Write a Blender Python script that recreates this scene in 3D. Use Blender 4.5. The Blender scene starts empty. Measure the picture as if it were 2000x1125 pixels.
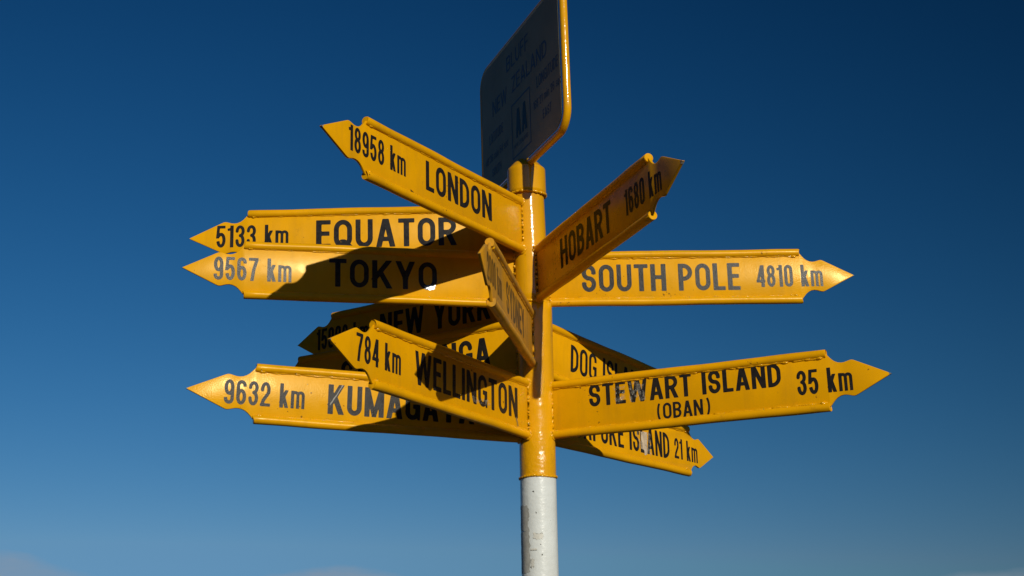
import bpy, bmesh, math, random
import numpy as np
from mathutils import Vector, Matrix

random.seed(7)
C = bpy.context.scene.collection
scene = bpy.context.scene
rad = math.radians

# ------------------------------------------------------------------ camera
cd = bpy.data.cameras.new('camera')
cam = bpy.data.objects.new('camera', cd)
C.objects.link(cam)
cd.sensor_width = 36.0
cd.lens = 36.0 * 2696.57 / 2000.0
cd.clip_start = 0.05
cd.clip_end = 6000.0
cam.matrix_world = Matrix(((0.999318, 0.033951, 0.014544, 0.0),
                           (0.023403, -0.277397, -0.96047, -4.32466),
                           (-0.028574, 0.960155, -0.278003, 1.6),
                           (0, 0, 0, 1)))
scene.camera = cam

# ------------------------------------------------------------------ world, sun, exposure
SUN_EL, SUN_AZ = 22.5, 24.2            # azimuth to the right of straight behind the camera
S = Vector((math.sin(rad(SUN_AZ)) * math.cos(rad(SUN_EL)), -math.cos(rad(SUN_AZ)) * math.cos(rad(SUN_EL)), math.sin(rad(SUN_EL))))
world = bpy.data.worlds.new('World')
scene.world = world
world.use_nodes = True
wn = world.node_tree
wn.nodes.clear()


def wnode(t, **kw):
    n = wn.nodes.new(t)
    for k, v in kw.items():
        setattr(n, k, v)
    return n


sky = wnode('ShaderNodeTexSky', sky_type='NISHITA')
sky.sun_disc = False
sky.sun_elevation = rad(SUN_EL)
sky.sun_rotation = math.atan2(S.x, S.y)     # clockwise from +Y
sky.altitude = 20.0
sky.air_density = 1.0
sky.dust_density = 0.1
sky.ozone_density = 2.0
bg = wnode('ShaderNodeBackground')
bg.inputs['Strength'].default_value = 0.10
wout = wnode('ShaderNodeOutputWorld')
# the deep, polarised blue of the photograph: the sky darkens towards 90 degrees from the sun
def wmath(op, a, b=None, clamp=False):
    n = wnode('ShaderNodeMath', operation=op)
    n.use_clamp = clamp
    for i, v in enumerate((a, b)):
        if v is None:
            continue
        if hasattr(v, 'is_output'):
            wn.links.new(v, n.inputs[i])
        else:
            n.inputs[i].default_value = v
    return n.outputs[0]


wco = wnode('ShaderNodeTexCoord')
dirv = wnode('ShaderNodeVectorMath', operation='NORMALIZE')
wn.links.new(wco.outputs['Generated'], dirv.inputs[0])
dot = wnode('ShaderNodeVectorMath', operation='DOT_PRODUCT')
wn.links.new(dirv.outputs[0], dot.inputs[0])
dot.inputs[1].default_value = S
cos2 = wmath('MULTIPLY', dot.outputs['Value'], dot.outputs['Value'])
pol = wmath('ADD', wmath('MULTIPLY', cos2, 0.90), 0.10)
sep = wnode('ShaderNodeSeparateColor')
wn.links.new(sky.outputs[0], sep.inputs[0])
comb = wnode('ShaderNodeCombineColor')
for i, (a_, p_) in enumerate(((0.44, 1.90), (0.447, 1.02), (0.645, 0.80))):
    v = wmath('MINIMUM', wmath('MULTIPLY', sep.outputs[i], 0.1), (0.57, 0.80, 0.90)[i])
    v = wmath('MULTIPLY', wmath('POWER', v, p_), a_ / 0.1)
    wn.links.new(wmath('MULTIPLY', v, pol), comb.inputs[i])
# low banks of thin cloud along the horizon
sxyz = wnode('ShaderNodeSeparateXYZ')
wn.links.new(dirv.outputs[0], sxyz.inputs[0])
azd = wmath('MULTIPLY', wmath('ARCTAN2', sxyz.outputs[0], sxyz.outputs[1]), 57.2958)
eld = wmath('MULTIPLY', wmath('ARCSINE', sxyz.outputs[2]), 57.2958)
cn = wnode('ShaderNodeTexNoise')
cn.inputs['Scale'].default_value = 22.0
cn.inputs['Detail'].default_value = 6.0
cn.inputs['Roughness'].default_value = 0.55
cmap = wnode('ShaderNodeMapping')
cmap.inputs['Scale'].default_value = (1.0, 1.0, 3.0)
wn.links.new(dirv.outputs[0], cmap.inputs['Vector'])
wn.links.new(cmap.outputs[0], cn.inputs['Vector'])
edge = wmath('ADD', wmath('MULTIPLY', wmath('SUBTRACT', cn.outputs['Fac'], 0.5), 0.9), 3.45)
for a0_, h_, w_ in ((-23.2, 2.55, 6.6), (-8.3, 1.50, 4.4), (19.0, 0.45, 5.0), (60.0, 2.4, 16.0), (-75.0, 2.0, 20.0), (140.0, 1.8, 25.0)):
    t_ = wmath('DIVIDE', wmath('SUBTRACT', azd, a0_), w_)
    edge = wmath('ADD', edge, wmath('MULTIPLY', wmath('EXPONENT', wmath('MULTIPLY', wmath('MULTIPLY', t_, t_), -1.0)), h_))
dens = wmath('DIVIDE', wmath('SUBTRACT', edge, eld), 0.42, clamp=True)
dens = wmath('MULTIPLY', dens, wmath('ADD', wmath('MULTIPLY', cn.outputs['Fac'], 0.7), 0.10))
cmix = wnode('ShaderNodeMix', data_type='RGBA')
wn.links.new(dens, cmix.inputs[0])
wn.links.new(comb.outputs[0], cmix.inputs[6])
cmix.inputs[7].default_value = (2.55, 2.95, 3.55, 1)
wn.links.new(cmix.outputs[2], bg.inputs['Color'])
wn.links.new(bg.outputs[0], wout.inputs['Surface'])

sd = bpy.data.lights.new('sun', 'SUN')
sd.energy = 3.85
sd.angle = rad(0.53)
sd.color = (1.0, 0.94, 0.80)
sun = bpy.data.objects.new('sun', sd)
C.objects.link(sun)
sun.rotation_euler = S.to_track_quat('Z', 'Y').to_euler()
sun.location = (3, -6, 6)

vs = scene.view_settings
vs.view_transform = 'Standard'
vs.look = 'None'
vs.exposure = 0.0
vs.gamma = 1.0
vs.use_curve_mapping = False


# ------------------------------------------------------------------ materials
class Mat:
    """small node helper"""
    def __init__(self, name):
        self.m = bpy.data.materials.new(name)
        self.m.use_nodes = True
        self.t = self.m.node_tree
        self.b = self.t.nodes['Principled BSDF']
        self.co = self.t.nodes.new('ShaderNodeTexCoord')
        self.info = self.t.nodes.new('ShaderNodeObjectInfo')
        add = self.t.nodes.new('ShaderNodeVectorMath')
        add.operation = 'MULTIPLY_ADD'
        self.t.links.new(self.info.outputs['Random'], add.inputs[0])
        add.inputs[1].default_value = (37.0, 53.0, 71.0)
        self.t.links.new(self.co.outputs['Object'], add.inputs[2])
        self.vec = add.outputs[0]

    def noise(self, scale, detail=3.0, rough=0.5, stretch=None):
        n = self.t.nodes.new('ShaderNodeTexNoise')
        n.inputs['Scale'].default_value = scale
        n.inputs['Detail'].default_value = detail
        n.inputs['Roughness'].default_value = rough
        v = self.vec
        if stretch:
            mp = self.t.nodes.new('ShaderNodeMapping')
            mp.inputs['Scale'].default_value = stretch
            self.t.links.new(v, mp.inputs['Vector'])
            v = mp.outputs[0]
        self.t.links.new(v, n.inputs['Vector'])
        return n.outputs['Fac']

    def ramp(self, fac, stops):
        r = self.t.nodes.new('ShaderNodeValToRGB')
        e = r.color_ramp.elements
        while len(e) < len(stops):
            e.new(0.5)
        for el, (p, c) in zip(e, stops):
            el.position = p
            el.color = (c, c, c, 1) if isinstance(c, (int, float)) else (*c, 1)
        self.t.links.new(fac, r.inputs[0])
        return r.outputs[0]

    def mix(self, fac, a, b, mode='MIX'):
        n = self.t.nodes.new('ShaderNodeMix')
        n.data_type = 'RGBA'
        n.blend_type = mode
        for s, v in ((0, fac), (6, a), (7, b)):
            if hasattr(v, 'is_output'):
                self.t.links.new(v, n.inputs[s])
            elif isinstance(v, (int, float)):
                n.inputs[s].default_value = v
            else:
                n.inputs[s].default_value = (*v, 1)
        return n.outputs[2]

    def math(self, op, a, b):
        n = self.t.nodes.new('ShaderNodeMath')
        n.operation = op
        for s, v in ((0, a), (1, b)):
            if hasattr(v, 'is_output'):
                self.t.links.new(v, n.inputs[s])
            else:
                n.inputs[s].default_value = v
        return n.outputs[0]

    def bump(self, h, dist, strength=1.0, prev=None):
        n = self.t.nodes.new('ShaderNodeBump')
        n.inputs['Distance'].default_value = dist
        n.inputs['Strength'].default_value = strength
        self.t.links.new(h, n.inputs['Height'])
        if prev is not None:
            self.t.links.new(prev, n.inputs['Normal'])
        return n.outputs[0]

    def set(self, **kw):
        names = dict(color='Base Color', rough='Roughness', normal='Normal', spec='Specular IOR Level', alpha='Alpha', coat='Coat Weight', coat_rough='Coat Roughness', coat_normal='Coat Normal')
        for k, v in kw.items():
            s = self.b.inputs[names[k]]
            if hasattr(v, 'is_output'):
                self.t.links.new(v, s)
            elif isinstance(v, (int, float)):
                s.default_value = v
            else:
                s.default_value = (*v, 1)
        return self.m


YEL = (0.69, 0.322, 0.001)


def yellow_paint(name, base, rough, peel, peel_scale=260.0, wear=0.0, dirt=0.25, spec=0.20, wave=0.0010, lumps=False):
    m = Mat(name)
    tone = m.ramp(m.noise(5.0, 5.0, 0.65), [(0.3, 0.86), (0.7, 1.05)])
    col = m.mix(1.0, base, tone, 'MULTIPLY')
    # faint rain streaks running down the paint
    run = m.ramp(m.noise(34.0, 4.0, 0.6, (1.0, 1.0, 0.12)), [(0.50, 0.0), (0.74, 0.30)])
    col = m.mix(run, col, (0.42, 0.20, 0.01))
    # pin-head rust where the paint is chipped
    pin = m.ramp(m.math('MULTIPLY', m.noise(95.0, 2.0, 0.5), m.noise(7.0, 3.0, 0.6)), [(0.435, 0.0), (0.455, 0.8)])
    col = m.mix(pin, col, (0.10, 0.035, 0.010))
    # small sooty smudges and chips with a shape of their own
    sm = m.ramp(m.math('MULTIPLY', m.noise(9.0, 6.0, 0.7), m.noise(47.0, 3.0, 0.6)), [(0.37, 0.0), (0.46, dirt)])
    col = m.mix(sm, col, (0.16, 0.075, 0.012))
    if wear > 0:
        st = m.ramp(m.noise(16.0, 5.0, 0.65, (1.0, 1.0, 0.25)), [(0.42, 0.0), (0.66, wear)])
        col = m.mix(st, col, (0.36, 0.20, 0.045))
    r = m.ramp(m.noise(22.0, 3.0), [(0.3, max(rough - 0.06, 0.05)), (0.7, rough + 0.07)])
    h1 = m.noise(peel_scale, 2.0, 0.5)
    if lumps:
        zone = m.ramp(m.noise(9.0, 3.0, 0.6), [(0.40, 0.25), (0.62, 1.0)])
        h1 = m.math('MULTIPLY', zone, m.math('ADD', m.math('MULTIPLY', m.noise(62.0, 5.0, 0.72), 1.0), m.math('MULTIPLY', h1, 0.45)))
    n1 = m.bump(h1, 0.0008 * peel, 1.0)
    n2 = m.bump(m.noise(9.0, 3.0, 0.45), wave, 1.0, n1)
    if spec < 0.4:
        m.b.inputs['Specular Tint'].default_value = (1.0, 0.84, 0.45, 1)
    return m.set(color=col, rough=r, normal=n2, spec=spec)


M = {}
M['yellow'] = yellow_paint('yellow_paint', YEL, 0.30, 0.12)
M['yellow_peel'] = yellow_paint('yellow_paint_orange_peel', YEL, 0.29, 0.42, 230.0, spec=0.30)
M['yellow_old'] = yellow_paint('yellow_paint_weathered', (0.66, 0.30, 0.012), 0.45, 0.3, 200.0, wear=0.75, dirt=0.5)
M['yellow_gloss'] = yellow_paint('yellow_gloss_paint', (0.70, 0.328, 0.001), 0.12, 0.5, 110.0, spec=0.5)
M['yellow_lumpy'] = yellow_paint('yellow_gloss_paint_lumpy', (0.70, 0.325, 0.001), 0.14, 2.2, 150.0, spec=0.5, wave=0.0022, lumps=True)


def lumpy():
    m = Mat('yellow_paint_over_weld')
    n = m.bump(m.noise(240.0, 3.0, 0.6), 0.0022, 1.0)
    return m.set(color=YEL, rough=0.13, normal=n)


M['weld'] = lumpy()


def vinyl():
    m = Mat('black_vinyl')
    n1 = m.bump(m.noise(330.0, 2.0, 0.6), 0.0003, 1.0)
    r = m.ramp(m.noise(30.0, 4.0, 0.6), [(0.35, 0.25), (0.7, 0.36)])
    c = m.ramp(m.noise(60.0, 5.0, 0.7), [(0.3, (0.010, 0.009, 0.009)), (0.75, (0.022, 0.019, 0.017))])
    return m.set(color=c, rough=r, normal=n1, spec=0.15)


M['vinyl'] = vinyl()
M['vinyl_dull'] = vinyl()
M['vinyl_dull'].name = 'dull_black_vinyl'
M['vinyl_dull'].node_tree.nodes['Principled BSDF'].inputs['Specular IOR Level'].default_value = 0.05


def whitepaint():
    m = Mat('white_gloss_paint')
    tone = m.ramp(m.noise(7.0, 6.0, 0.65), [(0.32, (0.55, 0.565, 0.54)), (0.62, (0.62, 0.645, 0.625))])
    chip = m.ramp(m.math('MULTIPLY', m.noise(28.0, 5.0, 0.7), m.noise(90.0, 3.0, 0.6)), [(0.42, 0.0), (0.44, 0.8)])
    c = m.mix(chip, tone, (0.20, 0.19, 0.17))
    n1 = m.bump(m.noise(70.0, 3.0), 0.0012, 1.0)
    return m.set(color=c, rough=0.27, normal=n1)


M['white'] = whitepaint()


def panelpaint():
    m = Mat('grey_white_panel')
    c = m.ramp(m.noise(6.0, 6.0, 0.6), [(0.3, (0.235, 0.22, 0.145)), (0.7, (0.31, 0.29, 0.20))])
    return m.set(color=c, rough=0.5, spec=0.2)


M['panel'] = panelpaint()


def plain(name, col, rough, var=0.3, bump=0.0004, bs=150.0):
    m = Mat(name)
    lo = tuple(x * (1 - var) for x in col)
    c = m.ramp(m.noise(35.0, 5.0, 0.65), [(0.3, lo), (0.7, col)])
    n = m.bump(m.noise(bs, 3.0), bump, 1.0)
    return m.set(color=c, rough=rough, normal=n)


M['chip'] = plain('dark_paint_chip', (0.10, 0.095, 0.08), 0.7, 0.4)
M['blue'] = plain('blue_lettering', (0.055, 0.08, 0.15), 0.5)
M['black'] = plain('black_lettering', (0.012, 0.012, 0.016), 0.5)
M['residue'] = plain('glue_residue', (0.47, 0.46, 0.41), 0.5, 0.35)
M['residue_pale'] = plain('pale_glue_residue', (0.58, 0.565, 0.50), 0.4, 0.15)
M['tape'] = plain('bleached_tape', (0.66, 0.52, 0.36), 0.45, 0.35)
M['bare'] = plain('bare_metal', (0.30, 0.29, 0.26), 0.42, 0.5)
M['scratch'] = plain('scratched_vinyl', (0.17, 0.155, 0.125), 0.4, 0.5)


def film():
    m = Mat('clear_crinkled_film')
    n1 = m.bump(m.noise(170.0, 4.0, 0.7), 0.004, 1.0)
    a = m.ramp(m.noise(90.0, 4.0, 0.6), [(0.45, 0.0), (0.62, 0.32)])
    return m.set(color=(0.5, 0.47, 0.4), rough=0.12, normal=n1, alpha=a, spec=0.9)


M['film'] = film()
M['glint'] = plain('grey_glint_paint', (0.25, 0.25, 0.24), 0.22, 0.5, 0.0006, 200.0)  # paler grey than the vinyl, painting the sun's glint into its colour
M['glint'].node_tree.nodes['Principled BSDF'].inputs['Specular IOR Level'].default_value = 1.0
M['smudge'] = plain('soot_smudge', (0.11, 0.06, 0.012), 0.5, 0.5)


def ground(name, a, b, scale, rough=0.9):
    m = Mat(name)
    c = m.ramp(m.noise(scale, 8.0, 0.65), [(0.3, a), (0.7, b)])
    n = m.bump(m.noise(scale * 12, 4.0), 0.02, 1.0)
    return m.set(color=c, rough=rough, normal=n)


M['grass'] = ground('coastal_grass', (0.010, 0.016, 0.006), (0.030, 0.033, 0.012), 0.7)
M['bush'] = ground('blocker_hill_bush', (0.008, 0.013, 0.006), (0.028, 0.036, 0.015), 0.25)  # colour of the added slope that blocks low sky light
M['paving'] = ground('asphalt', (0.018, 0.018, 0.017), (0.036, 0.034, 0.032), 4.0)


# ------------------------------------------------------------------ mesh helpers
def link(name, me, mat, parent=None, M4=None):
    o = bpy.data.objects.new(name, me)
    C.objects.link(o)
    if mat is not None:
        me.materials.append(mat)
    if parent is not None:
        o.parent = parent
    if M4 is not None:
        o.matrix_local = M4
    return o


def obj(name, bm, mat, parent=None, M4=None, smooth=None):
    if smooth is not None:
        for f in bm.faces:
            f.smooth = True
        for e in bm.edges:
            if len(e.link_faces) == 2 and e.calc_face_angle(0.0) > rad(smooth):
                e.smooth = False
    me = bpy.data.meshes.new(name)
    bm.to_mesh(me)
    bm.free()
    return link(name, me, mat, parent, M4)


def lathe(bm, prof, n=64, wob=None, ax=None):
    """prof: (r, z) from bottom to top, around z; ax(z) gives the axis offset"""
    rings = []
    for r, z in prof:
        ring = []
        ox, oy = ax(z) if ax else (0, 0)
        for i in range(n):
            a = 2 * math.pi * i / n
            rr, zz = (r, z) if wob is None else wob(r, z, a)
            ring.append(bm.verts.new((ox + rr * math.cos(a), oy + rr * math.sin(a), zz)))
        rings.append(ring)
    for p, q in zip(rings, rings[1:]):
        for i in range(n):
            bm.faces.new((p[i], p[(i + 1) % n], q[(i + 1) % n], q[i]))
    return rings


def tube(bm, pts, radii, n=16, caps=True, ref=Vector((0, 0, 1))):
    """round tube along pts with a radius per point"""
    pts = [Vector(p) for p in pts]
    rings = []
    for i, p in enumerate(pts):
        d = (pts[min(i + 1, len(pts) - 1)] - pts[max(i - 1, 0)]).normalized()
        u = d.cross(ref)
        if u.length < 1e-4:
            u = d.cross(Vector((0, 1, 0)))
        u.normalize()
        v = u.cross(d)
        r = radii[i] if hasattr(radii, '__len__') else radii
        rings.append([bm.verts.new(p + (u * math.cos(2 * math.pi * k / n) + v * math.sin(2 * math.pi * k / n)) * r) for k in range(n)])
    for a, b in zip(rings, rings[1:]):
        for i in range(n):
            bm.faces.new((a[i], a[(i + 1) % n], b[(i + 1) % n], b[i]))
    if caps:
        bm.faces.new(rings[0][::-1])
        bm.faces.new(rings[-1])
    bmesh.ops.recalc_face_normals(bm, faces=bm.faces[:])


def bead(bm, a, b, r, step=0.006, wob=0.45, n=8):
    a, b = Vector(a), Vector(b)
    L = (b - a).length
    k = max(4, int(L / step))
    w, w2, w3 = (random.uniform(0, 7) for _ in range(3))
    pts, rr = [], []
    for i in range(k + 1):
        t = i / k
        x = t * L
        lump = 0.42 * math.sin(w + x * 165) + 0.33 * math.sin(w2 + x * 71) + 0.30 * math.sin(w3 + x * 260)
        p = a.lerp(b, t) + Vector((0, 0, 1)) * r * 0.22 * math.sin(w2 + x * 95) + Vector((0, random.uniform(-1, 1), random.uniform(-1, 1))) * r * 0.06
        pts.append(p)
        rr.append(r * (0.9 + wob * lump + random.uniform(-0.07, 0.07)) * (0.55 if i in (0, k) else 1))
    tube(bm, pts, rr, n)


# ------------------------------------------------------------------ lettering (stroke glyphs, cap height 1)
def _seg(X, Y, x0, y0, x1, y1, t):
    dx, dy = x1 - x0, y1 - y0
    L = math.hypot(dx, dy) or 1e-9
    dx, dy = dx / L, dy / L
    a = (X - x0) * dx + (Y - y0) * dy
    b = np.abs(-(X - x0) * dy + (Y - y0) * dx)
    return np.maximum(np.maximum(-a, a - L), b - t / 2)


def _box(X, Y, x0, x1, y0, y1):
    return np.maximum(np.maximum(x0 - X, X - x1), np.maximum(y0 - Y, Y - y1))


def arc(cx, cy, rx, ry, a0, a1, n=14):
    return [(cx + rx * math.cos(rad(a0 + (a1 - a0) * i / n)), cy + ry * math.sin(rad(a0 + (a1 - a0) * i / n))) for i in range(n + 1)]


class G:
    def __init__(self, w, t, th):
        self.w, self.t, self.th = w, t, th
        self.x = np.linspace(-0.12, w + 0.12, max(12, int((w + 0.24) * 46)))
        self.y = np.linspace(-0.26, 1.26, 70)
        self.X, self.Y = np.meshgrid(self.x, self.y, indexing='ij')
        self.d = np.full(self.X.shape, 9.0)

    def u(self, f):
        self.d = np.minimum(self.d, f)

    def V(self, x, y0=0.0, y1=1.0, t=None):
        t = t or self.t
        self.u(_box(self.X, self.Y, x - t / 2, x + t / 2, y0, y1))

    def H(self, y, x0, x1, th=None):
        th = th or self.th
        self.u(_box(self.X, self.Y, x0, x1, y - th / 2, y + th / 2))

    def D(self, x0, y0, x1, y1, t=None, lo=0.0, hi=1.0):
        t = t or self.t
        ex, ey = (x1 - x0) * 0.2, (y1 - y0) * 0.2
        f = _seg(self.X, self.Y, x0 - ex, y0 - ey, x1 + ex, y1 + ey, t)
        self.u(np.maximum(f, np.maximum(lo - self.Y, self.Y - hi)))

    def P(self, pts, t=None, closed=False):
        t = t or (self.t + self.th) / 2
        q = pts + [pts[0]] if closed else pts
        for a, b in zip(q, q[1:]):
            if math.hypot(a[0] - b[0], a[1] - b[1]) > 1e-6:
                self.u(_seg(self.X, self.Y, *a, *b, t))
        for p in (q if closed else q[1:-1]):
            self.u(np.hypot(self.X - p[0], self.Y - p[1]) - t / 2)


def glyph(ch, w, t):
    th = t * 0.84
    g = G(w, t, th)
    h = t / 2
    hh = (t + th) / 4
    r = max((w - t) / 2, 0.02)
    rv = min(r * 1.15, 0.40)
    L, R, T, B, m = h, w - h, 1 - hh, hh, w / 2
    top = lambda a0, a1: arc(m, T - rv, r, rv, a0, a1)
    bot = lambda a0, a1: arc(m, B + rv, r, rv, a0, a1)
    if ch in 'O0Q':
        g.P(top(0, 180) + bot(180, 360), closed=True)
        if ch == 'Q':
            g.D(w * 0.50, 0.26, w * 0.98, -0.02, t * 0.85, -0.06, 0.3)
    elif ch in 'CG':
        g.P([(R, 0.68)] + top(0, 180) + bot(180, 360) + [(R, 0.33 if ch == 'C' else 0.46)])
        if ch == 'G':
            g.H(0.46, w * 0.52, w)
            g.V(w - 0.05, 0.0, 0.46, 0.10)
    elif ch == 'U':
        g.P([(L, 1.0)] + bot(180, 360) + [(R, 1.0)])
    elif ch == 'J':
        g.P([(L, 0.3)] + bot(180, 360) + [(R, 1.0)])
    elif ch == 'D':
        g.V(L)
        rr = min(w - t, 0.30)
        g.P([(0.02, T)] + arc(R - rr, T - rr, rr, rr, 90, 0) + arc(R - rr, B + rr, rr, rr, 0, -90) + [(0.02, B)])
    elif ch in 'PRB':
        g.V(L)
        ym = 0.44 if ch == 'P' else 0.47 if ch == 'R' else 0.52
        rr = (T - ym) / 2
        rx = min(rr, w * 0.5)
        g.P([(0.02, T)] + arc(R - rx, ym + rr, rx, rr, 90, -90) + [(0.02, ym)])
        if ch == 'R':
            g.D(w * 0.52, ym, R + 0.005, 0.0, t, 0.0, ym)
        if ch == 'B':
            r2 = (ym - B) / 2
            rx = min(r2, w * 0.5)
            g.P([(0.02, ym)] + arc(R - rx, B + r2, rx, r2, 90, -90) + [(0.02, B)])
    elif ch == 'S':
        ry = (T - B) / 4
        g.P([(R - 0.005, T - ry - 0.06)] + arc(m, T - ry, r, ry, 0, 270, 22)[0:] + arc(m, B + ry, r, ry, 90, -180, 22) + [(L + 0.005, B + ry + 0.06)])
    elif ch == 'A':
        k = t * 0.52
        g.D(k, 0, m - t * 0.06, 1.0)
        g.D(w - k, 0, m + t * 0.06, 1.0)
        g.H(0.28, w * 0.2, w * 0.8)
    elif ch == 'V':
        k = t * 0.52
        g.D(k, 1, m, 0)
        g.D(w - k, 1, m, 0)
    elif ch == 'W':
        k = t * 0.5
        tt = t * 0.93
        g.D(k, 1, w * 0.27, 0, tt)
        g.D(w * 0.5, 1, w * 0.27, 0, tt)
        g.D(w * 0.5, 1, w * 0.73, 0, tt)
        g.D(w - k, 1, w * 0.73, 0, tt)
    elif ch == 'Y':
        k = t * 0.53
        g.V(m, 0, 0.45)
        g.D(k, 1, m, 0.40, None, 0.36)
        g.D(w - k, 1, m, 0.40, None, 0.36)
    elif ch == 'K':
        g.V(L)
        g.D(L, 0.34, w - t * 0.6, 1.0, t * 0.95, 0.30)
        g.D(w * 0.42, 0.56, w - t * 0.55, 0.0, t * 1.0, 0, 0.62)
    elif ch == 'M':
        g.V(L)
        g.V(R)
        g.D(L, 1, m, 0.04, t * 0.85)
        g.D(R, 1, m, 0.04, t * 0.85)
    elif ch == 'N':
        g.V(L)
        g.V(R)
        g.D(L * 1.0, 1, R, 0.0, t * 0.95)
    elif ch == 'Z':
        g.H(1 - th / 2, 0, w)
        g.H(th / 2, 0, w)
        g.D(w - t * 0.7, 1 - th, t * 0.7, th, None, 0, 1)
    elif ch in 'EF':
        g.V(L)
        g.H(1 - th / 2, 0, w)
        g.H(0.52, 0, w * 0.92)
        if ch == 'E':
            g.H(th / 2, 0, w)
    elif ch == 'L':
        g.V(L)
        g.H(th / 2, 0, w)
    elif ch == 'T':
        g.V(m)
        g.H(1 - th / 2, 0, w)
    elif ch == 'H':
        g.V(L)
        g.V(R)
        g.H(0.51, 0, w)
    elif ch == 'I':
        g.V(m)
    elif ch == '1':
        g.V(R)
        g.P([(R, 0.98), (w * 0.62, 0.845), (0.0, 0.80)], th * 0.9)
    elif ch == '2':
        ry = 0.26
        g.P([(L, 0.66)] + arc(m, T - ry, r, ry, 180, -25) + [(w * 0.30, 0.24), (L + 0.01, 0.06)])
        g.H(th / 2, 0, w)
    elif ch == '3':
        ry = (T - 0.53) / 2
        r2 = (0.53 - B) / 2
        g.P([(L, T - ry)] + arc(m, T - ry, r, ry, 180, -80) + [(w * 0.42, 0.53)], t * 0.9)
        g.P([(w * 0.42, 0.53)] + arc(m, B + r2, r, r2, 85, -180) + [(L, B + r2 + 0.03)], t * 0.9)
    elif ch == '4':
        g.V(w * 0.72, 0, 1)
        g.H(0.27, 0, w)
        g.D(w * 0.66, 1.0, t * 0.45, 0.27, t * 0.8, 0.21, 1)
    elif ch == '5':
        g.H(1 - th / 2, 0.05, w * 0.95)
        g.D(0.10, 1, 0.055, 0.45, t * 0.85, 0.42, 1)
        r2 = 0.27
        g.P([(0.06, 0.48)] + arc(m, B + r2, r, r2, 130, -170, 22), t * 0.92)
    elif ch in '69':
        c = G(w, t, th)
        c.P([(R, 0.74)] + arc(m, T - rv, r, rv, 10, 180) + [(L, 0.3)])
        r2 = 0.25
        c.P(arc(m, B + r2, r, r2, 0, 360, 24), t * 0.92, True)
        g.d = np.minimum(g.d, c.d)
        if ch == '9':
            xs = np.interp(w - g.x, g.x, np.arange(len(g.x)))
            g.d = c.d[::-1, :]
            ys = 1 - g.y
            g.d = np.stack([np.interp(ys, g.y, row) for row in g.d])
    elif ch == '7':
        g.H(1 - th / 2, 0, w)
        g.P([(w - t * 0.45, 1 - th * 0.7), (w * 0.52, 0.48), (w * 0.34, -0.05)])
        g.d = np.maximum(g.d, -g.Y)
    elif ch == '8':
        ry = (T - 0.53) / 2
        r2 = (0.53 - B) / 2
        g.P(arc(m, T - ry, r * 0.93, ry, 0, 360, 24), t * 0.88, True)
        g.P(arc(m, B + r2, r, r2, 0, 360, 24), t * 0.9, True)
    elif ch == 'k':
        g.V(L)
        g.D(L, 0.26, w - t * 0.6, 0.73, t * 0.9, 0.2, 0.73)
        g.D(w * 0.45, 0.42, w - t * 0.55, 0.0, t * 0.95, 0, 0.48)
    elif ch in 'mn':
        xs = [L, m, R] if ch == 'm' else [L, R]
        g.V(L, 0, 0.73, t * 0.88)
        for a, b in zip(xs, xs[1:]):
            rr = (b - a) / 2
            g.P([(a, 0.55)] + arc((a + b) / 2, 0.73 - hh - min(rr, 0.14), rr, min(rr, 0.14), 180, 0) + [(b, 0.0)], t * 0.82)
    elif ch == 'i':
        g.V(m, 0, 0.73)
        g.V(m, 0.86, 1.0)
    elif ch in 'ec':
        rr = 0.32
        g.P((([(R, 0.36)] if ch == 'e' else []) + arc(m, 0.365, r, rr, 0 if ch == 'e' else 30, 322, 24)), t * 0.92)
        if ch == 'e':
            g.H(0.37, L, R, th * 0.8)
    elif ch == 's':
        ry = (0.73 - 2 * hh) / 4
        g.P(arc(m, 0.73 - hh - ry, r, ry, 10, 270, 16) + arc(m, hh + ry, r, ry, 90, -170, 16), t * 0.9)
    elif ch == 'a':
        g.V(R, 0, 0.55)
        g.P(arc(m, 0.52, r, 0.21 - hh, 160, 0), t * 0.9)
        g.P(arc(m, 0.21, r, 0.21 - hh, 0, 360, 20), t * 0.85, True)
    elif ch == 'd':
        g.V(R, 0, 1.0)
        g.P(arc(m, 0.365, r, 0.32, 0, 360, 24), t * 0.9, True)
    elif ch == 'l':
        g.V(m, 0, 1.0)
    elif ch == 'w':
        k = t * 0.5
        for a, b in ((k, w * 0.27), (w * 0.5, w * 0.27), (w * 0.5, w * 0.73), (w - k, w * 0.73)):
            g.D(a, 0.73, b, 0.0, t * 0.85, 0, 0.73)
    elif ch == 'r':
        g.V(L, 0, 0.73)
        g.P([(L, 0.5)] + arc(w * 0.95, 0.4, w * 0.7, 0.29, 170, 90), t * 0.9)
    elif ch == '(':
        g.P(arc(w + 0.25, 0.5, w + 0.12, 0.72, 138, 222), t * 0.75)
    elif ch == ')':
        g.P(arc(-0.25, 0.5, w + 0.12, 0.72, 42, -42), t * 0.75)
    elif ch == '°':
        g.P(arc(m, 0.86, r * 0.9, r * 0.9, 0, 360, 16), t * 0.6, True)
    return g


WID = dict(A=.56, B=.50, C=.50, D=.51, E=.42, F=.40, G=.52, H=.52, I=.17, J=.42, K=.55, L=.41, M=.66, N=.54, O=.52, P=.48, Q=.54, R=.52, S=.49, T=.47, U=.51, V=.54, W=.82, Y=.54, Z=.47,
           k=.42, m=.66, n=.42, i=.16, e=.42, c=.40, s=.38, a=.42, d=.43, l=.16, w=.62, r=.3)
for c_ in '023456789':
    WID[c_] = .46
WID['1'] = .29
WID['('] = WID[')'] = .17
WID['°'] = .24
SPACE, GAP = .25, .085


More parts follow.
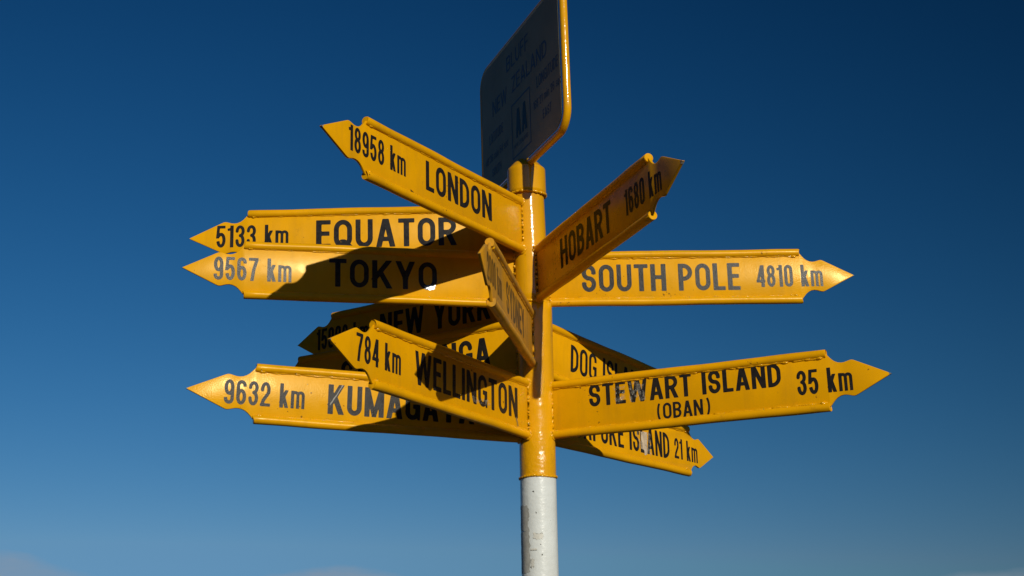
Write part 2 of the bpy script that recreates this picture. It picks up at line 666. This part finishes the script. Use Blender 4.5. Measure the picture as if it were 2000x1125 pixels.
def iso_mesh(g, put):
    """marching squares over the glyph's distance grid -> merged flat faces"""
    d = g.d
    nx, ny = d.shape
    for i in range(nx - 1):
        run = None
        x0, x1 = g.x[i], g.x[i + 1]
        for j in range(ny - 1):
            c = (d[i, j], d[i + 1, j], d[i + 1, j + 1], d[i, j + 1])
            if max(c) < 0:
                if run is None:
                    run = j
                continue
            if run is not None:
                put([(x0, g.y[run]), (x1, g.y[run]), (x1, g.y[j]), (x0, g.y[j])])
                run = None
            if min(c) >= 0:
                continue
            P = ((x0, g.y[j]), (x1, g.y[j]), (x1, g.y[j + 1]), (x0, g.y[j + 1]))
            poly = []
            for k in range(4):
                a, b = c[k], c[(k + 1) % 4]
                if a < 0:
                    poly.append(P[k])
                if (a < 0) != (b < 0):
                    f = a / (a - b)
                    poly.append((P[k][0] + (P[(k + 1) % 4][0] - P[k][0]) * f, P[k][1] + (P[(k + 1) % 4][1] - P[k][1]) * f))
            if len(poly) > 2:
                put(poly)
        if run is not None:
            put([(x0, g.y[run]), (x1, g.y[run]), (x1, g.y[ny - 1]), (x0, g.y[ny - 1])])


def text_mesh(name, text, s0, s1, v0, cap, face, stem=0.155, y=0.0046, lean=0.0):
    """text from s0 to s1 along the local x axis (s1 < s0 reads the other way), base line at z=v0;
    face = +1/-1 picks the side of the plate it lies on"""
    nat = sum(SPACE if ch == ' ' else WID[ch] for ch in text) + GAP * (len(text) - 1)
    f = abs(s1 - s0) / cap / nat
    sg = 1 if s1 > s0 else -1
    verts, faces = [], []
    pen = 0.0
    for ch in text:
        if ch != ' ':
            w = WID[ch] * f
            if ch in 'Iil':
                w = max(w, stem)
            g = glyph(ch, w, stem)

            def put(poly, pen=pen):
                k = len(verts)
                for x, z in poly:
                    verts.append((s0 + sg * (pen + x + lean * z) * cap, face * y, v0 + z * cap))
                ids = list(range(k, k + len(poly)))
                faces.append(ids)
            iso_mesh(g, put)
        pen += ((SPACE if ch == ' ' else WID[ch]) + GAP) * f
    me = bpy.data.meshes.new(name)
    me.from_pydata(verts, [], faces)
    me.update()
    if me.polygons and me.polygons[0].normal.y * face < 0:
        me.flip_normals()
    return me


def patch_mesh(name, quad, y, face, jag=0.003, n=9):
    """irregular flat patch on a plate (scraps of tape, scratches, a painted sun glint)"""
    pts = []
    for (a, b) in zip(quad, quad[1:] + quad[:1]):
        for i in range(n):
            t = i / n
            pts.append((a[0] + (b[0] - a[0]) * t + random.uniform(-jag, jag), face * y, a[1] + (b[1] - a[1]) * t + random.uniform(-jag, jag)))
    me = bpy.data.meshes.new(name)
    me.from_pydata(pts, [], [list(range(len(pts)))])
    me.update()
    if me.polygons[0].normal.y * face < 0:
        me.flip_normals()
    return me


# ------------------------------------------------------------------ ground (below the frame)
def disc(name, r0, r1, z, mat, n=96):
    bm = bmesh.new()
    a = [bm.verts.new((r1 * math.cos(2 * math.pi * i / n), r1 * math.sin(2 * math.pi * i / n), z)) for i in range(n)]
    bm.faces.new(a)
    o = obj(name, bm, mat)
    o['kind'] = 'structure'
    return o


disc('ground', 0, 3000.0, 0.0, M['grass'])
disc('paving', 0, 9.0, 0.004, M['paving'])

# unseen bushy slope, added behind the photographer to cut bright low sky light
bm = bmesh.new()
rows = []
for i in range(25):
    r = 28.0 + 260.0 * (i / 24.0) ** 1.3
    row = []
    for j in range(97):
        a = rad(-200 + 220 * j / 96)
        side = max(0.0, min(1.0, (j / 96) * 5)) * max(0.0, min(1.0, (1 - j / 96) * 5))
        hgt = 0.275 * (r - 24.0) * (1 - 0.20 * (r / 288.0)) * side
        hgt += side * (r * 0.012) * (math.sin(a * 23 + r * 0.05) + math.sin(a * 51 + i * 1.7) * 0.7 + random.uniform(-0.8, 0.8))
        row.append(bm.verts.new((r * math.cos(a), r * math.sin(a), max(hgt, 0) - 0.05 + 0.02 * i)))
    rows.append(row)
for p, q in zip(rows, rows[1:]):
    for j in range(96):
        bm.faces.new((p[j], q[j], q[j + 1], p[j + 1]))
bmesh.ops.recalc_face_normals(bm, faces=bm.faces[:])
blocker = obj('sky_blocker_hill', bm, M['bush'], None, None, 180)
blocker['kind'] = 'structure'

# ------------------------------------------------------------------ the signpost
PB = Vector((-0.0015, 0, 0.004))
post = bpy.data.objects.new('signpost', None)
C.objects.link(post)
post.location = PB
post['label'] = 'tall yellow and white signpost with many lettered arrow arms under a blue sky'
post['category'] = 'signpost'
ZJ = 2.225 - PB.z        # white paint meets yellow
RP = 0.0572


def lower_axis(z):
    return (0.0118 * (z + PB.z - 2.22), 0)


def part(name, bm, mat, parent=post, M4=None, smooth=40):
    return obj(name, bm, mat, parent, M4, smooth)


bm = bmesh.new()
zs = [0.0] + [ZJ * i / 12 for i in range(1, 13)]
lathe(bm, [(RP - 0.0004, z) for z in zs], ax=lower_axis)
white = part('white_post', bm, M['white'])


# base plate and bolts at the foot
bm = bmesh.new()
lathe(bm, [(0.0, 0.016), (0.16, 0.016), (0.165, 0.010), (0.165, 0.0)][::-1], 48)
base = part('base_plate', bm, M['white'])
for k in range(4):
    bm = bmesh.new()
    a = math.pi / 4 + k * math.pi / 2
    lathe(bm, [(0.014, 0.016), (0.014, 0.026), (0.012, 0.028), (0.0, 0.028)], 6)
    o = part('bolt', bm, M['bare'], base, Matrix.Translation((0.125 * math.cos(a), 0.125 * math.sin(a), 0)))

# yellow lower tube with the lumpy weld collar at its foot
bm = bmesh.new()
z1 = 2.79 - PB.z
prof = [(RP, ZJ + 0.0005)] + [(RP, ZJ + (z1 - ZJ) * i / 20) for i in range(1, 21)] + [(0.04, z1 + 0.003)]
lathe(bm, prof, ax=lower_axis)
ytube = part('yellow_post', bm, M['yellow_lumpy'])


def ring_bead(R, r, z, ax, n=150, m=8, wob=0.5):
    bm = bmesh.new()
    rings = []
    for i in range(n):
        a = 2 * math.pi * i / n
        rr = r * (1 + wob * (0.4 * math.sin(a * 23) * random.random() + random.uniform(-0.4, 0.4)))
        zz = z + random.uniform(-0.12, 0.12) * r + r * 0.35 * math.sin(3 * a + 1)
        ox, oy = ax(z)
        rings.append([bm.verts.new((ox + (R + rr * math.cos(2 * math.pi * k / m)) * math.cos(a), oy + (R + rr * math.cos(2 * math.pi * k / m)) * math.sin(a), zz + rr * math.sin(2 * math.pi * k / m))) for k in range(m)])
    for i in range(n):
        p, q = rings[i], rings[(i + 1) % n]
        for k in range(m):
            bm.faces.new((p[k], q[k], q[(k + 1) % m], p[(k + 1) % m]))
    bmesh.ops.recalc_face_normals(bm, faces=bm.faces[:])
    return bm


part('weld_collar', ring_bead(RP, 0.0042, ZJ + 0.004, lower_axis, wob=0.4), M['weld'], ytube, smooth=180)


# yellow upper tube, slightly off the lower axis
def upper_axis(z):
    zz = z + PB.z
    return (-0.0004 - 0.0150 * (zz - 2.80) - PB.x, 0)


z0u, z1u = 2.786 - PB.z, 3.19 - PB.z
RU = 0.0555
bm = bmesh.new()
lathe(bm, [(0.03, z0u - 0.002)] + [(RU, z0u + (z1u - z0u) * i / 12) for i in range(13)], ax=upper_axis)
utube = part('yellow_post', bm, M['yellow_gloss'])
part('weld_collar', ring_bead(RU + 0.001, 0.005, z0u + 0.006, upper_axis), M['weld'], utube, smooth=180)

# sleeve on top that carries the panel
zs0, zs1 = 3.168 - PB.z, 3.256 - PB.z
RS = 0.0640
sax = lambda z: (-0.0066 - 0.004 * (z + PB.z - 3.2) - PB.x, 0)
bm = bmesh.new()
lathe(bm, [(RS - 0.006, zs0 - 0.001), (RS, zs0 + 0.002)] + [(RS, zs0 + (zs1 - zs0) * i / 8) for i in range(1, 9)]
      + [(RS - 0.001, zs1 + 0.0025), (RS - 0.004, zs1 + 0.005), (0.046, zs1 + 0.021), (0.030, zs1 + 0.036), (0.016, zs1 + 0.042), (0.002, zs1 + 0.043)], ax=sax)
sleeve = part('post_sleeve', bm, M['yellow_gloss'])
part('weld_collar', ring_bead(RS - 0.003, 0.0048, zs0 - 0.002, sax, wob=0.7), M['weld'], sleeve, smooth=180)


# glue residue of old stickers on the white post: thin curved scraps
def curved_patch(a0, a1, za, zb, name='sticker_residue', mat='residue', n=14, jag=0.004):
    bm = bmesh.new()
    grid = []
    ja = [random.uniform(-1, 1) for _ in range(40)]
    for j in range(n + 1):
        z = za + (zb - za) * j / n
        row = []
        for i in range(7):
            f = i / 6
            aa = a0 + (a1 - a0) * f + (ja[j] * 0.07 if i in (0, 6) else 0)
            zz = z + (ja[i + 20] * jag if j in (0, n) else 0)
            ox, oy = lower_axis(zz)
            row.append(bm.verts.new((ox + (RP + 0.0003) * math.cos(aa), oy + (RP + 0.0003) * math.sin(aa), zz)))
        grid.append(row)
    for j in range(n):
        for i in range(6):
            bm.faces.new((grid[j][i], grid[j][i + 1], grid[j + 1][i + 1], grid[j + 1][i]))
    return part(name, bm, M[mat], white, smooth=180)


# angle -90 faces the camera, -180 is the left silhouette
for a0, a1, za, zb in ((-172, -124, 2.060, 2.138), (-174, -121, 1.935, 2.060), (-170, -120, 1.78, 1.925), (-108, -78, 2.035, 2.052), (-121, -100, 2.000, 2.004), (-118, -108, 1.95, 1.975)):
    curved_patch(rad(a0), rad(a1), za - PB.z, zb - PB.z, mat='residue' if a1 < -115 else 'residue_pale')
for a_, z_ in ((-106, 2.178), (-99, 2.112), (-82, 1.985), (-88, 2.017)):
    curved_patch(rad(a_), rad(a_ + random.uniform(1.5, 4)), z_ - PB.z, z_ - PB.z + random.uniform(0.002, 0.005), 'paint_chip', 'chip', 3, 0.001)


# ------------------------------------------------------------------ arrow arms
HALF = [(0.000, 0.0800), (0.0035, 0.0800), (0.006, 0.0775), (0.012, 0.0700), (0.019, 0.0620), (0.027, 0.0555), (0.037, 0.0508), (0.047, 0.0492), (0.056, 0.0500),
        (0.064, 0.0522), (0.071, 0.0542), (0.077, 0.0550), (0.082, 0.0540), (0.089, 0.0508)]
TH = 0.0038           # half the plate's thickness


def arm(name_, z, az, L, tilt, H, e, x0, face_dist, face_name, num, nam, mat='yellow', seam=0.0026, num_cap=0.076, nam_cap=0.094, stem=0.182, dv=0.0, extra=None, label=None):
    """an arm: plate with arrow head, a round bar along each edge, weld beads and lettering"""
    a, t = rad(az), rad(tilt)
    d = Vector((math.cos(a) * math.cos(t), math.sin(a) * math.cos(t), math.sin(t)))
    n = Vector((-math.cos(a) * math.sin(t), -math.sin(a) * math.sin(t), math.cos(t)))
    y = n.cross(d)
    o = Vector((x0, 0, z)) - PB
    M4 = Matrix(((d.x, y.x, n.x, o.x), (d.y, y.y, n.y, o.y), (d.z, y.z, n.z, o.z), (0, 0, 0, 1)))
    # outward side that faces the camera
    view = Vector((0, -4.32, -1.2))
    face = 1 if y.dot(view - d * 0.4) > 0 else -1
    k = H / 0.19
    es = e / 0.19
    top = [(0.03, 0.080 * k)] + [(L + s * es, v * k) for s, v in HALF] + [(L + e - 0.0035, 0.0022), (L + e, 0.0006)]
    out = top + [(s, -v) for s, v in top[::-1]]
    bm = bmesh.new()
    vs_ = [bm.verts.new((s, -TH, v)) for s, v in out]
    f = bm.faces.new(vs_)
    r = bmesh.ops.extrude_face_region(bm, geom=[f])
    for v in [q for q in r['geom'] if isinstance(q, bmesh.types.BMVert)]:
        v.co.y = TH
    bmesh.ops.recalc_face_normals(bm, faces=bm.faces[:])
    big = [q for q in bm.faces if len(q.verts) > 4]
    ed = [q for fc in big for q in fc.edges]
    bmesh.ops.bevel(bm, geom=ed, offset=0.0011, segments=2, affect='EDGES', profile=0.5)
    plate = obj('direction_arm', bm, M[mat], post, M4, 35)
    if label:
        plate['label'] = label
    rr = 0.0136
    zr = 0.095 * k - rr
    for sgn in (1, -1):
        bm = bmesh.new()
        pts, rs = [], []
        m = 26
        for i in range(m + 1):
            s = 0.035 + (L - 0.035) * i / m
            pts.append((s, 0.0006 * math.sin(i * 0.7 + z * 9), sgn * (zr + 0.0007 * math.sin(i * 0.45 + az))))
            rs.append(rr * (1 + 0.015 * math.sin(i * 1.3 + az)))
        pts += [(L + 0.0009, 0, sgn * zr), (L + 0.0018, 0, sgn * zr)]
        rs += [rr * 0.965, rr * 0.90]
        tube(bm, pts, rs, 24)
        obj('edge_bar', bm, M[mat], plate, None, 50)
        # seam where the bar is welded to the plate
        bm = bmesh.new()
        zz = zr - rr * 0.86
        for fs in (1, -1):
            s = 0.06
            while s < L - 0.02:
                s2 = min(s + random.uniform(0.10, 0.34), L - 0.004)
                bead(bm, (s, fs * (TH + 0.0006), sgn * zz), (s2, fs * (TH + 0.0006), sgn * zz), seam * random.uniform(0.7, 1.15), 0.006, 0.34)
                s = s2 + random.choice((0.0, 0.0, 0.004, 0.012))
        # a stop blob at the bar's end
        bead(bm, (L - 0.026, face * (TH + 0.001), sgn * zz), (L - 0.008, face * (TH + 0.001), sgn * zz), seam * 1.5, 0.004)
        obj('seam_weld', bm, M['weld'], plate, None, 180)
    # weld between plate and post
    bm = bmesh.new()
    ox = Vector((0.0, 0, 0))
    for fs in (1, -1):
        bead(bm, (0.0570, fs * 0.0058, -0.086 * k), (0.0570, fs * 0.0058, 0.086 * k), 0.0052, 0.006, 0.20)
    for sgn in (1, -1):
        q = []
        for i in range(17):
            aa = math.pi * 2 * i / 16
            yy, zz = math.cos(aa) * (rr + 0.0005), math.sin(aa) * (rr + 0.0005)
            q.append((math.sqrt(max(RP ** 2 - yy ** 2, 0)) + 0.001, yy, sgn * zr + zz))
        tube(bm, q, [0.0038 * random.uniform(0.6, 1.4) for _ in q], 8)
    obj('post_weld', bm, M['weld'], plate, None, 180)
    yy = TH + 0.0005
    ink = M['smudge'] if name_ == 'FRONT' else M['vinyl_dull'] if name_ == 'HOBART' else M['vinyl']
    if nam:
        s0, s1 = nam[1], nam[2]
        vb = -nam_cap * k / 2 + dv
        link('place_lettering', text_mesh('place_lettering', nam[0], s0, s1, vb, nam_cap * k, face, stem, yy), ink, plate)
    if num:
        link('distance_lettering', text_mesh('distance_lettering', num[0], num[1], num[2], -num_cap * k / 2 + dv, num_cap * k, face, 0.150, yy), ink, plate)
    for item in (extra or []):
        if item[0] == 'text':
            _, txt, s0, s1, vb, cap = item
            link('place_lettering', text_mesh('place_lettering', txt, s0, s1, vb, cap, face, 0.182 if cap > 0.06 else 0.165, yy), M['vinyl'], plate)
        else:
            nm, mt, quad, jag = item
            off = TH + (0.0009 if mt != 'bare' else 0.0007)
            link(nm, patch_mesh(nm, quad, off, face, jag), M[mt], plate)
    # bare metal where the paint has gone from the very tip
    bm = bmesh.new()
    w = {'HOBART': 0.011, 'LONDON': 0.008, 'STEWART': 0.007, 'WELLINGTON': 0.006}.get(name_, random.uniform(0.002, 0.004))
    q = [(L + e - w, w * 0.5), (L + e + 0.0003, 0.0), (L + e - w * 0.8, -w * 0.52)]
    for fy in (-1, 1):
        pass
    vsb = [bm.verts.new((s, -TH - 0.0003, v)) for s, v in q]
    vst = [bm.verts.new((s, TH + 0.0003, v)) for s, v in q]
    bm.faces.new(vsb)
    bm.faces.new(vst[::-1])
    for i in range(3):
        bm.faces.new((vsb[i], vst[i], vst[(i + 1) % 3], vsb[(i + 1) % 3]))
    bmesh.ops.recalc_face_normals(bm, faces=bm.faces[:])
    obj('worn_tip', bm, M['bare'], plate)
    return plate


def lab(s, extra=''):
    return 'yellow arrow arm lettered ' + s + extra


arm('LONDON', 3.0496, 238.929, 0.8725, 0.413, 0.1901, 0.1937, -0.0001, 1, 1, ('18958 km', 0.952, 0.690), ('LONDON', 0.592, 0.237), dv=0.0075, nam_cap=0.0925,
    label=lab('LONDON 18958 km, highest on the left'),
    extra=[('smudge', 'smudge', [(0.668, -0.062), (0.664, -0.068), (0.642, -0.066), (0.640, -0.070), (0.668, -0.071)], 0.0016)])
arm('HOBART', 2.8812, 292.850, 0.8541, 1.144, 0.1939, 0.1885, -0.0004, 1, 1, ('1680 km', 0.703, 0.925), ('HOBART', 0.246, 0.612), dv=0.003,
    label=lab('HOBART 1680 km, its face in shade'))
arm('EQUATOR', 3.0459, 182.900, 0.9210, -0.326, 0.1880, 0.1948, -0.0001, 1, 1, ('5133 km', 1.028, 0.792), ('EQUATOR', 0.703, 0.243), dv=0.004, stem=0.185, nam_cap=0.098,
    label=lab('EQUATOR 5133 km behind another arm'))
arm('TOKYO', 2.8732, 194.507, 0.9210, -0.041, 0.1876, 0.1895, -0.00045, 1, 1, ('9567 km', 1.016, 0.776), ('TOKYO', 0.660, 0.314), dv=0.002, stem=0.18, mat='yellow',
    label=lab('TOKYO 9567 km, crossed by a dark shadow'),
    extra=[('shiny_scuff', 'glint', [(0.357, -0.032), (0.319, -0.026), (0.323, -0.041), (0.336, -0.0455), (0.350, -0.042)], 0.0015)])  # grey patch stands in for the sun's glint on the last O
arm('NEWYORK', 2.8170, 146.110, 0.8688, 0.568, 0.1922, 0.1723, -0.0006, 1, 1, ('15008 km', 0.945, 0.698), ('NEW YORK', 0.645, 0.165), dv=0.004,
    label=lab('NEW YORK 15008 km, all in shade'))
arm('REINGA', 2.6589, 156.343, 0.8901, -1.347, 0.1900, 0.1900, -0.0009, 1, 1, ('1401 km', 0.985, 0.785), ('CAPE REINGA', 0.722, 0.155), dv=0.003,
    label=lab('CAPE REINGA 1401 km, mostly hidden'))
arm('WELLINGTON', 2.4393, 240.208, 0.8638, 1.638, 0.1924, 0.1882, -0.0013, 1, 1, ('784 km', 0.942, 0.740), ('WELLINGTON', 0.674, 0.120), dv=0.005, nam_cap=0.095, stem=0.168, seam=0.0034,
    label=lab('WELLINGTON 784 km pointing to the left front'),
    extra=[('scuff', 'film', [(0.385, -0.020), (0.285, -0.020), (0.285, -0.036), (0.375, -0.040)], 0.004), ('scratch', 'scratch', [(0.128, -0.040), (0.133, -0.040), (0.121, -0.068), (0.117, -0.066)], 0.001)])
arm('KUMAGAYA', 2.4292, 200.785, 0.8886, 2.032, 0.1845, 0.2030, -0.0013, 1, 1, ('9632 km', 0.982, 0.741), ('KUMAGAYA', 0.671, 0.206), dv=0.0, mat='yellow_peel', stem=0.178, seam=0.0034,
    label=lab('KUMAGAYA 9632 km, lowest on the left'),
    extra=[('scratch', 'scratch', [(0.625, 0.046), (0.630, 0.045), (0.666, -0.018), (0.663, -0.019)], 0.0012)])
arm('SOUTHPOLE', 2.8774, 2.750, 0.8804, -0.422, 0.1863, 0.1791, -0.0004, 1, 1, ('4810 km', 0.737, 0.957), ('SOUTH POLE', 0.163, 0.683), dv=0.001, mat='yellow_peel', stem=0.17, seam=0.0036,
    label=lab('SOUTH POLE 4810 km, level on the right'))
arm('STEWART', 2.4386, -21.614, 0.9220, 0.012, 0.1854, 0.1840, -0.0013, 1, 1, ('35 km', 0.833, 0.996), None, dv=0.0, seam=0.0040,
    label=lab('STEWART ISLAND (OBAN) 35 km'),
    extra=[('text', 'STEWART ISLAND', 0.182, 0.788, -0.003, 0.0715), ('text', '(', 0.397, 0.409, -0.068, 0.0530), ('text', 'OBAN', 0.419, 0.545, -0.065, 0.0495), ('text', ')', 0.557, 0.571, -0.066, 0.0530),
           ('scuff', 'film', [(0.264, 0.050), (0.300, 0.052), (0.300, -0.004), (0.270, -0.004)], 0.004), ('scuff', 'film', [(0.310, 0.066), (0.362, 0.064), (0.362, 0.0), (0.318, 0.0)], 0.005)])
arm('DOG', 2.6593, 51.0, 0.7600, -5.5, 0.1900, 0.1800, -0.0009, 1, 1, ('7 km', 0.70, 0.80), ('DOG ISLAND', 0.188, 0.622), dv=0.004, stem=0.145,
    label=lab('DOG ISLAND, half hidden behind another arm'))
arm('RUAPUKE', 2.4354, 52.141, 0.8980, -1.421, 0.1865, 0.1715, -0.0013, 1, 1, ('21 km', 0.800, 0.957), ('RUAPUKE ISLAND', 0.150, 0.768), dv=-0.001, stem=0.15,
    label=lab('RUAPUKE ISLAND 21 km with a scrap of pale tape'),
    extra=[('tape_scrap', 'tape', [(0.588, 0.026), (0.624, 0.030), (0.622, -0.050), (0.606, -0.054), (0.603, -0.036), (0.585, -0.034)], 0.0015),
           ('scuff', 'film', [(0.560, 0.03), (0.648, 0.03), (0.648, -0.05), (0.570, -0.05)], 0.003)])
arm('FRONT', 2.6670, 262.93, 0.8640, -1.20, 0.1905, 0.1815, -0.0009, 1, 1, ('2000 km', 0.945, 0.70), ('SYDNEY', 0.615, 0.25), dv=0.0, mat='yellow_old', seam=0.0034,
    label='weathered yellow arrow arm pointing almost straight at the viewer')

# ------------------------------------------------------------------ information panel on top
pa, lean_x = rad(291.5), -0.0029
pd = Vector((math.cos(pa), math.sin(pa), -0.0087)).normalized()
pn = Vector((lean_x, 0, 1)).normalized()
pn = (pn - pd * pn.dot(pd)).normalized()
py = pn.cross(pd)
po = Vector((-0.0133, 0, 3.30)) - PB
PM = Matrix(((pd.x, py.x, pn.x, po.x), (pd.y, py.y, pn.y, po.y), (pd.z, py.z, pn.z, po.z), (0, 0, 0, 1)))
PFACE = 1 if py.x < 0 else -1         # the lettered side we see looks left
W2, ZB, ZT, RC, RT = 0.387, 1.668 - 1.70, 2.166 - 1.70, 0.068, 0.0128


def rrect(w, zb, zt, r, n=10):
    p = []
    for cx, cz, a0 in ((w - r, zt - r, 0), (-w + r, zt - r, 90), (-w + r, zb + r, 180), (w - r, zb + r, 270)):
        for i in range(n + 1):
            a = rad(a0 + 90 * i / n)
            p.append((cx + r * math.cos(a), cz + r * math.sin(a)))
    return p


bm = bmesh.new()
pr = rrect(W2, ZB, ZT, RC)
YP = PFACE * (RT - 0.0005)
pr_ = rrect(W2 - 0.014, ZB + 0.010, ZT - 0.010, RC - 0.012)
va = [bm.verts.new((x, YP - 0.0015, z)) for x, z in pr_]
f = bm.faces.new(va)
r_ = bmesh.ops.extrude_face_region(bm, geom=[f])
for v in [q for q in r_['geom'] if isinstance(q, bmesh.types.BMVert)]:
    v.co.y = YP + 0.0015
bmesh.ops.recalc_face_normals(bm, faces=bm.faces[:])
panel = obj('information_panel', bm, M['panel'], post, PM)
panel['label'] = 'pale lettered panel with rounded corners and a yellow tube rim'
bm = bmesh.new()
rings = []
pr = rrect(W2, ZB, ZT, RC)
for i, (x, z) in enumerate(pr):
    q0, q1 = pr[i - 1], pr[(i + 1) % len(pr)]
    tx, tz = q1[0] - q0[0], q1[1] - q0[1]
    l_ = math.hypot(tx, tz)
    nx_, nz_ = tz / l_, -tx / l_
    rings.append([bm.verts.new((x + nx_ * RT * math.cos(k * math.pi / 10), RT * math.sin(k * math.pi / 10), z + nz_ * RT * math.cos(k * math.pi / 10))) for k in range(20)])
for i in range(len(rings)):
    p, q = rings[i], rings[(i + 1) % len(rings)]
    for k in range(20):
        bm.faces.new((p[k], q[k], q[(k + 1) % 20], p[(k + 1) % 20]))
bmesh.ops.recalc_face_normals(bm, faces=bm.faces[:])
obj('panel_rim', bm, M['yellow_gloss'], panel, None, 180)


def ptext(txt, s0, s1, z0, z1, mat='blue', stem=0.15, name='panel_lettering', lean=0.0):
    link(name, text_mesh(name, txt, s0 * 0.905 + 0.037, s1 * 0.905 + 0.037, z0 - 1.724 + 0.03 * (s0 + s1) / 2, z1 - z0, PFACE, stem, RT + 0.0016, lean), M[mat], panel)


ptext('BLUFF', -0.155, 0.080, 2.080, 2.137)
ptext('NEW', -0.322, -0.158, 1.981, 2.039)
ptext('ZEALAND', -0.103, 0.256, 1.981, 2.039)
ptext('LONGITUDE', 0.150, 0.356, 1.897, 1.937, stem=0.14)
ptext('168°21 min 26 sec', 0.112, 0.378, 1.832, 1.862, stem=0.14)
ptext('EAST', 0.201, 0.284, 1.771, 1.803)
ptext('LATITUDE', -0.365, -0.209, 1.889, 1.926, stem=0.14)
ptext('46°36 min 54 sec', -0.414, -0.155, 1.821, 1.850, stem=0.14)
ptext('SOUTH', -0.343, -0.240, 1.762, 1.793)
ptext('AA', -0.072, 0.046, 1.806, 1.908, mat='black', stem=0.18, name='emblem')
ptext('NEW ZEALAND', -0.094, 0.050, 1.774, 1.790, stem=0.14)
# square outline round the emblem
bm = bmesh.new()
b0, b1, c0, c1, lw = -0.1146 * 0.905 + 0.037, 0.0827 * 0.905 + 0.037, 1.7356 - 1.719, 1.9356 - 1.719, 0.006
oo = [(b0, c0), (b1, c0), (b1, c1), (b0, c1)]
ii = [(b0 + lw, c0 + lw), (b1 - lw, c0 + lw), (b1 - lw, c1 - lw), (b0 + lw, c1 - lw)]
vo = [bm.verts.new((x, PFACE * (RT + 0.0016), z)) for x, z in oo]
vi = [bm.verts.new((x, PFACE * (RT + 0.0016), z)) for x, z in ii]
for i in range(4):
    fq = bm.faces.new((vo[i], vo[(i + 1) % 4], vi[(i + 1) % 4], vi[i]))
bm.normal_update()
for fq in bm.faces:
    if fq.normal.y * PFACE < 0:
        fq.normal_flip()
obj('emblem_frame', bm, M['blue'], panel)
